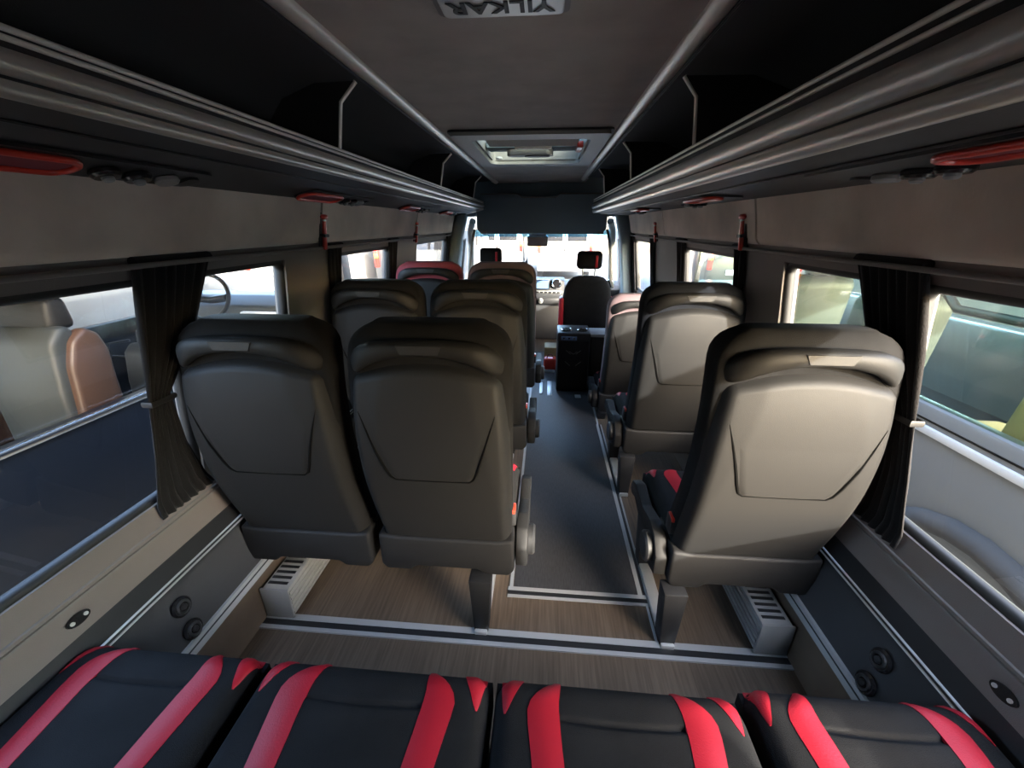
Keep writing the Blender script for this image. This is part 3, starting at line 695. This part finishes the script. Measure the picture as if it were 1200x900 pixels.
curtain(1, [(.50, .80), (.66, .82), (.81, .845), (.95, .865), (1.12, .90)], [(.50, .97), (.66, .93), (.81, .93), (.95, 1.03), (1.12, 1.095)], .495, 1.125, 7, 'black pleated curtain tied back at the van-side window beside the rear seat', .80)
for (sx, a, b, lab) in ((-1, 1.68, 1.79, 'narrow black curtain gathered beside the minibus-side hammer pillar'), (-1, 2.36, 2.50, 'narrow black curtain at front edge of the minibus-side middle window'), (-1, 3.78, 3.92, 'narrow black curtain at the minibus-side window nearest the cab'),
                        (1, 1.70, 1.80, 'narrow black curtain gathered beside the van-side hammer pillar'), (1, 2.42, 2.58, 'narrow black curtain at front edge of the van-side middle window'), (1, 3.12, 3.25, 'narrow black curtain by the van-side pillar nearer the cab'), (1, 3.84, 3.96, 'narrow black curtain at the van-side window nearest the cab')):
    curtain(sx, [(.5, a+.01), (1.12, a)], [(.5, b-.01), (1.12, b)], .60, 1.12, 4, lab)
# curtain rails
for sx, wn in ((-1, 'left'), (1, 'right')):
    ntr[0] += 1; o = tube('trim_%d' % ntr[0], [(sx*(wx(1.118)-.03), -.3, 1.118), (sx*(wx(1.118)-.03), 3.9, 1.118)], .006, 'surround', None, 8); tag(o, kind='structure')
# cooler box
cb = empty('cooler_box', (.288, 3.03, .0025)); tag(cb, 'tall black cooler box with blue display in the aisle', 'cooler')
box('body', (-.118, -.13, 0), (.118, .13, .43), 'shell_dark', cb, .012, 3); box('lid', (-.122, -.134, .395), (.122, .134, .462), 'black', cb, .010, 3)
for x in (-.055, .065):
    q = disc('cup_holder', (x, -.04, .464), (0, 0, 1), .042, .010, 'blackgloss', cb, 20, .003)
    tube('cup_ring', [(x+.040*math.cos(a*math.pi/10), -.04+.040*math.sin(a*math.pi/10), .470) for a in range(20)], .003, 'chrome', q, 6, True)
dp = box('display', (-.095, -.137, .408), (.02, -.130, .437), 'led', cb, .002)
for x in (-.075, -.037, .0): disc('control_button', (x, -.138, .4225), (0, 1, 0), .008, .003, 'blackgloss', dp, 10)
for (z, w_) in ((.30, .030), (.30, .055), (.21, .06)):
    tube('embossed_chevron', [(-w_, -.1305, z+w_*.55), (-w_*.35 if w_ > .03 else 0, -.1305, z), ] if w_ > .03 else [(-w_, -.1305, z+w_*.7), (0, -.1305, z), (w_, -.1305, z+w_*.7)], .002, 'grey_plastic', cb, 6)
    if w_ > .03: tube('embossed_chevron', [(w_, -.1305, z+w_*.55), (w_*.35, -.1305, z)], .002, 'grey_plastic', cb, 6)
# side cabinet next to the cooler with pale top
ca = empty('side_cabinet', (.53, 3.14, 0)); tag(ca, 'low black cabinet with pale top between cooler box and cab seat', 'cabinet')
box('body', (-.10, -.10, 0), (.10, .10, .40), 'black', ca, .006); box('top', (-.105, -.105, .40), (.105, .105, .425), 'strip', ca, .006)
# red bag on floor
rb = empty('red_bag', (.125, 3.35, .0025)); tag(rb, 'small red and white bag on the floor ahead of the cooler box', 'bag')
box('pouch', (-.055, -.05, .02), (.055, .05, .13), 'red_plastic', rb, .02, 3); box('white_base', (-.05, -.052, 0), (.04, .045, .035), 'white_plastic', rb, .008); tube('strap', [(-.03, -.02, .125), (-.015, -.02, .16), (.015, -.02, .16), (.03, -.02, .125)], .005, 'maroon', rb, 6)
bxs = box('floor_box', (.075, 3.45, .0025), (.195, 3.62, .19), 'cream', bev=.006); tag(bxs, 'small tan cardboard box behind the red bag', 'box')
# cab seats
def cab_seat(x, y, lab, red, zt=.80):
    s = empty('cab_seat', (x, y, 0)); tag(s, lab, 'seat', 'cab seats')
    V = []; Fc = []; N = 24; zs_ = [(.26, .17, .14), (.34, .205, .15), (.48, .212, .14), (.60, .210, .13), (.70, .195, .12), (.76, .165, .105), (.79, .13, .09), (.805, .08, .05)]
    for (z, hw, hy) in zs_:
        for j in range(N):
            a = 2*math.pi*j/N; c_, s2 = math.cos(a), math.sin(a); e = .55
            V.append((hw*math.copysign(abs(c_)**e, c_), .07-(z-.3)*.10+hy*.5*math.copysign(abs(s2)**e, s2), z))
    for k in range(len(zs_)-1):
        for j in range(N): Fc.append((k*N+j, k*N+(j+1) % N, (k+1)*N+(j+1) % N, (k+1)*N+j))
    Fc += [tuple(range(N)), tuple(range((len(zs_)-1)*N, len(zs_)*N))]
    autosmooth(mesh('backrest', V, Fc, 'fabric', s), 60)
    hr_ = box('headrest', (-.105, -.03, .86), (.105, .05, 1.005), 'fabric', s, .035, 4)
    box('red_stripe', (.045, -.033, .875), (.065, -.026, .97), 'red_leather', hr_, .003)
    for e in (-.05, .05): tube('headrest_post', [(e, .01, .78), (e, .01, .88)], .007, 'silver', s, 8)
    for e in (-1, 1):
        box('side_bolster', (e*.215-.02, -.01, .36), (e*.215+.02, .14, .62), red, s, .018, 3)
    box('seat_cushion', (-.22, .08, .26), (.22, .52, .38), 'fabric', s, .04, 3); box('pedestal', (-.18, .08, 0), (.18, .46, .265), 'black', s, .01)
    return s
cab_seat(.425, 3.50, 'dark fabric front passenger seat with headrest before the cooler box', 'red_leather')
cab_seat(-.455, 3.93, 'dark fabric driver seat with headrest before the steering wheel', 'fabric')

# ================================================================== OUTSIDE
GZ = -.68
g = mesh('floor_ground', [(-60, -40, GZ), (60, -40, GZ), (60, 90, GZ), (-60, 90, GZ)], [(0, 1, 2, 3)], 'asphalt'); g.name = 'ground'; tag(g, kind='structure')
def wheel(c, r, parent, m='tyre'):
    t = disc('wheel', c, (1, 0, 0), r, .22, 'tyre', parent, 28, .03); disc('hub_cap', (c[0], c[1], c[2]), (1, 0, 0), r*.6, .235, 'silver', t, 16, .01)
# --- dark minibus standing alongside on the left
nb = empty('parked_minibus', (-2.55, 1.0, GZ)); tag(nb, 'dark navy minibus with chrome strip parked beside the minibus-side windows', 'minibus')
def nbP(x, y, z): return (x+2.55, y-1.0, z-GZ)
def nbox(name, a, b, m, bev=0): return box(name, nbP(*a), nbP(*b), m, nb, bev)
nbox('side_panel', (-1.78, -2.2, -.45), (-1.70, 4.1, .50), 'navy_paint', .01)
nbox('chrome_strip', (-1.712, -2.2, .485), (-1.688, 3.2, .512), 'chrome', .006)
nbox('rear_quarter', (-1.80, -2.2, .50), (-1.72, .55, 1.12), 'navy_paint', .01)
for (a, b) in ((1.72, 1.80), (3.55, 3.70)): nbox('window_pillar', (-1.80, a, .50), (-1.73, b, 1.06), 'black', .01)
mesh('side_glass', [nbP(-1.745, .55, .50), nbP(-1.745, 3.6, .50), nbP(-1.765, 3.6, 1.06), nbP(-1.765, .55, 1.06)], [(0, 1, 2, 3)], 'pane', nb)
nbox('roof', (-3.40, -2.2, 1.06), (-1.76, 3.5, 1.12), 'navy_paint', .02)
nbox('far_side_panel', (-3.45, -2.2, -.45), (-3.38, 3.9, .48), 'navy_paint', .01)
for (a, b) in ((.3, .5), (1.7, 1.85), (3.6, 3.75)): nbox('far_pillar', (-3.44, a, .48), (-3.39, b, 1.06), 'black')
nbox('cabin_floor', (-3.4, -2.2, -.25), (-1.78, 3.9, -.20), 'black'); nbox('tail_panel', (-3.42, -2.25, -.45), (-1.75, -2.18, 1.1), 'navy_paint', .01); nbox('bonnet', (-3.35, 3.9, -.3), (-1.8, 4.9, .40), 'navy_paint', .06)
prism('dash_board', [(y-1.0, z-GZ) for y, z in ((3.20, .40), (3.23, .56), (3.40, .63), (3.95, .58), (3.95, .2), (3.35, .2))], 'x', -3.36+2.55, -1.80+2.55, 'seat_grey', nb, bev=.02)
nbox('dash_trim', (-2.50, 3.17, .44), (-1.85, 3.22, .52), 'plate', .01); nbox('glove_box', (-2.3, 3.18, .26), (-1.86, 3.24, .42), 'shell_dark', .01)
sx0 = -2.66; st = [nbP(sx0+.19*math.cos(a*math.pi/14), 3.06+.06*math.sin(a*math.pi/14), .66+.17*math.sin(a*math.pi/14)) for a in range(28)]
tube('steering_rim', st, .016, 'shell_dark', nb, 8, True); tube('steering_spoke', [nbP(sx0-.18, 3.06, .66), nbP(sx0, 3.10, .63), nbP(sx0+.18, 3.06, .66)], .03, 'shell_dark', nb, 8)
nbox('door_mirror', (-3.62, 3.75, .50), (-3.46, 3.85, .74), 'white_paint', .03)
wheel(nbP(-1.82, -.9, GZ+.34), .34, nb); wheel(nbP(-1.82, 3.7, GZ+.34), .34, nb); wheel(nbP(-3.34, -.9, GZ+.34), .34, nb); wheel(nbP(-3.34, 3.7, GZ+.34), .34, nb)
def bus_seat(x, y, lab, s_=1):
    s = empty('minibus_seat', (x, y, -.20)); tag(s, lab, 'seat', 'seats inside the navy minibus')
    s.scale = (1, 1, s_)
    prism('back_shell', [(-.06, .45), (-.055, .80), (-.02, 1.06), (.03, 1.13), (.08, 1.12), (.10, 1.0), (.06, .45)], 'x', -.17, .17, 'seat_grey', s, bev=.03, seg=3)
    for e in (-1, 1): prism('side_bolster', [(-.02, .43), (-.03, .70), (.0, .95), (.04, 1.06), (.10, 1.11), (.15, 1.07), (.17, .98), (.16, .85), (.155, .70), (.18, .55), (.22, .43)], 'x', e*.17-.03, e*.17+.03, 'tan_leather', s, bev=.02, seg=3)
    prism('headrest', [(.03, 1.10), (.05, 1.25), (.13, 1.25), (.14, 1.10)], 'x', -.13, .13, 'shell_dark', s, bev=.03, seg=3)
    tube('grab_handle', [(-.18, .02, 1.0), (-.24, -.03, 1.03), (-.24, -.02, 1.14), (-.16, .04, 1.15)], .012, 'shell_dark', s, 8)
    box('seat_cushion', (-.2, .1, .34), (.2, .55, .46), 'tan_leather', s, .04, 3); box('pedestal', (-.15, .15, 0), (.15, .45, .36), 'black', s, .01)
bus_seat(-2.08, 1.42, 'grey backed seat with tan leather bolsters inside navy minibus, by its chrome-trimmed side', .90); bus_seat(-2.12, .72, 'tan leather seat inside navy minibus, behind the grey backed one', .80)
bus_seat(-2.75, 1.50, 'tan leather seat inside navy minibus on its far side', .75); bus_seat(-2.25, 2.10, 'front seat inside navy minibus beside its dashboard', .66)
# --- generic vans and cars
def van(x, y, rz, m, lab, L=5.6, Wd=1.95, H=2.45, grp='vans parked in the yard', glassy=True):
    v = empty('parked_van', (x, y, GZ), rz); tag(v, lab, 'van', grp); hw = Wd/2
    P = [(0, .35), (0.03, 1.1), (.10, H-.12), (.25, H), (L-1.6, H), (L-1.15, H-.15), (L-.75, 1.35), (L-.08, 1.05), (L, .75), (L, .35)]
    prism('body', P, 'x', -hw, hw, m, v, bev=.07, seg=3)
    box('bumper', (-hw+.02, -.06, .34), (hw-.02, .06, .56), 'grey_plastic', v, .03)
    for s_ in (-1, 1):
        t = box('tail_light', (s_*(hw-.07)-.055, -.02, .95), (s_*(hw-.07)+.055, .05, 1.50), 'tail_red', v, .02); box('indicator', (s_*(hw-.07)-.05, -.025, 1.16), (s_*(hw-.07)+.05, 0, 1.26), 'tail_amber', t, .01)
        box('rear_window', (s_*.42-.33, .015, 1.35), (s_*.42+.33, .08, 2.0), 'blackgloss', v, .02)
        for k in range(3): box('side_window', (s_*hw-.012, .5+1.25*k, 1.32), (s_*hw+.012, 1.6+1.25*k, 2.0), 'blackgloss', v, .01)
        for yy in (1.1, L-1.0): wheel((s_*(hw-.10), yy, .34), .34, v)
        box('door_mirror', (s_*(hw+.12)-.09, L-1.35, 1.25), (s_*(hw+.12)+.09, L-1.25, 1.55), 'grey_plastic', v, .03)
    box('door_handle', (-.03, -.01, 1.02), (.03, .04, 1.20), 'black', v, .01); box('door_gap', (-.006, -.002, .6), (.006, .05, 2.2), 'seam', v); box('number_plate', (-.55, -.03, .85), (-.1, .01, .96), 'plate', v, .005)
    return v
van(-1.80, 16.0, 0, 'white_paint', 'white van straight ahead, in line with the driver seat'); van(.72, 15.0, 0, 'white_paint', 'white van straight ahead, between mirror and passenger headrest')
van(-4.6, 18.5, 0, 'white_paint', 'white van ahead, one place out from the van before the driver seat'); van(-8.2, 9.6, .15, 'white_paint', 'white van with red tail lights beyond the navy minibus'); van(-5.55, 8.6, .0, 'white_paint', 'white van with red tail lights seen past the middle seats')
van(-5.6, .4, 0, 'silver_paint', 'pale grey van with dark side windows just beyond the navy minibus'); van(-10.5, 10.5, .3, 'white_paint', 'white van furthest out beyond the navy minibus'); van(-3.02, 9.6, 0, 'dark_paint', 'dark van ahead, beside the white van with red tail lights'); van(4.6, 9.5, -.1, 'dark_paint', 'dark van parked ahead of the silver van')
# --- pale van alongside on the right
rv = empty('silver_van', (2.7, 2.6, GZ)); tag(rv, 'silver-white van parked close beside the van-side windows', 'van')
def rP(x, y, z): return (x-2.7, y-2.6, z-GZ)
def rbox(name, a, b, m, bev=0): return box(name, rP(*a), rP(*b), m, rv, bev)
rbox('side_panel', (1.75, -.08, -.30), (1.83, 5.6, .47), 'silver_paint', .02); rbox('moulding', (1.735, -.02, .35), (1.76, 5.4, .385), 'strip', .006); rbox('moulding_gap', (1.745, -.02, .405), (1.755, 5.4, .412), 'seam')
rbox('sill_panel', (1.72, -.08, -.42), (1.83, 5.6, -.28), 'silver_paint', .03)
mesh('side_glass', [rP(1.77, .2, .47), rP(1.77, 5.0, .47), rP(1.80, 5.0, 1.15), rP(1.80, .2, 1.15)], [(0, 1, 2, 3)], 'pane_green', rv)
for (a, b) in ((-.08, .25), (1.98, 2.10), (3.4, 3.52), (4.9, 5.1)): rbox('window_pillar', (1.765, a, .46), (1.83, b, 1.16), 'dark_paint', .01)
rbox('roof', (1.80, -.08, 1.14), (3.5, 4.8, 1.24), 'silver_paint', .03); rbox('tail_panel', (1.80, -.10, -.3), (3.55, -.03, 1.18), 'silver_paint', .02)  # roof raised, unseen tail run back to block sun on the middle seat
rbox('tail_window', (1.98, -.115, .5), (3.35, -.09, 1.06), 'blackgloss', .02); rbox('far_panel', (3.5, -.08, -.3), (3.57, 5.6, .47), 'silver_paint', .02); rbox('cabin_floor', (1.83, -.03, -.2), (3.5, 5.5, -.15), 'black'); rbox('bonnet', (1.85, 5.4, -.3), (3.5, 6.4, .45), 'silver_paint', .08)
wheel(rP(1.86, 1.32, GZ+.42), .36, rv); wheel(rP(1.86, 5.0, GZ+.34), .34, rv); wheel(rP(3.45, 1.32, GZ+.34), .34, rv); wheel(rP(3.45, 5.0, GZ+.34), .34, rv)
tube('wheel_arch', [rP(1.745, 1.32+.46*math.cos(a*math.pi/12), GZ+.34+.40*math.sin(a*math.pi/12)) for a in range(13)], .05, 'tyre', rv, 8)
tube('roof_grab_rail', [rP(1.84, 1.25, .92), rP(1.86, 1.3, .86), rP(1.86, 1.9, .86), rP(1.84, 1.95, .92)], .018, 'seat_grey', rv, 8)
for (x, y, m, lab) in ((2.2, 1.55, 'cream', 'cream seat inside the silver van'), (2.2, 2.6, 'seat_grey', 'grey seat inside the silver van behind the curtain'), (2.25, 3.5, 'seat_grey', 'grey front seat inside the silver van')):
    s = empty('van_seat', (x, y, -.15)); tag(s, lab, 'seat', 'seats inside the silver van')
    prism('backrest', [(-.04, .35), (-.10, .92), (-.04, 1.0), (.06, .95), (.12, .35)], 'x', -.24, .24, m, s, bev=.04, seg=3); prism('headrest', [(-.09, .98), (-.10, 1.14), (-.01, 1.14), (.0, .98)], 'x', -.13, .13, m, s, bev=.03, seg=3)
    box('seat_cushion', (-.24, .05, .28), (.24, .52, .42), m, s, .05, 3); box('pedestal', (-.18, .1, 0), (.18, .45, .3), 'black', s, .01)
# --- building, hedge and trees
bl = empty('building', (9, 30, GZ)); tag(bl, 'long beige plastered building with dark windows behind the vans', 'building')
box('wall', (-22, 0, 0), (14, 8, 4.2), 'plaster', bl); box('roof', (-22.5, -.5, 4.2), (14.5, 8.5, 4.6), 'roof_tile', bl)
for k in range(14):
    wn = box('window', (-21+2.5*k, -.06, 1.2), (-19.6+2.5*k, .05, 2.8), 'plate', bl); box('pane', (-20.92+2.5*k, -.08, 1.28), (-19.68+2.5*k, -.03, 2.72), 'blackgloss', wn)
yw = empty('yard_wall', (9.5, 6, GZ)); tag(yw, 'low beige wall behind the silver van', 'wall'); box('masonry', (-.15, -14, 0), (.15, 22, 1.6), 'plaster', yw); box('coping', (-.2, -14, 1.6), (.2, 22, 1.68), 'plate', yw)
def tree(x, y, hgt, rad, lab):
    t = empty('tree', (x, y, GZ)); tag(t, lab, 'tree', 'trees round the yard')
    tube('trunk', [(0, 0, 0), (.05, .02, hgt*.3), (0, 0, hgt*.6)], [.16, .12, .07], 'bark', t, 8)
    V = []; Fc = []; rnd = random.Random(int(x*13+y*7))
    for _ in range(1400):
        a = rnd.uniform(0, 6.283); c_ = rnd.uniform(-1, 1); q = rad*(rnd.random()**.4)*(1+.18*math.sin(3*a+2*c_)); s_ = math.sqrt(1-c_*c_)
        p = Vector((q*s_*math.cos(a), q*s_*math.sin(a), hgt*.62+q*c_*.8)); d1 = Vector((rnd.uniform(-1, 1), rnd.uniform(-1, 1), rnd.uniform(-1, 1))).normalized(); d2 = d1.orthogonal().normalized()
        l = rnd.uniform(.10, .20); i = len(V); V += [p-d1*l, p+d2*l*.5, p+d1*l, p-d2*l*.5]; Fc.append((i, i+1, i+2, i+3))
    fo = mesh('foliage', V, Fc, 'leaf', t); fo['kind'] = 'stuff'
for (x, y, h_, r_, lab) in ((-16, 19, 4.5, 2.0, 'bushy green tree behind the row of white vans'), (-9.0, 20, 5, 2.2, 'tall green tree behind the white vans'), (8.2, 10.5, 4.2, 1.8, 'green tree by the beige yard wall'), (7.5, 5.2, 3.6, 1.6, 'low green tree seen through the van-side windows'), (-14, 6, 4, 1.9, 'green tree seen past the navy minibus')):
    tree(x, y, h_, r_, lab)
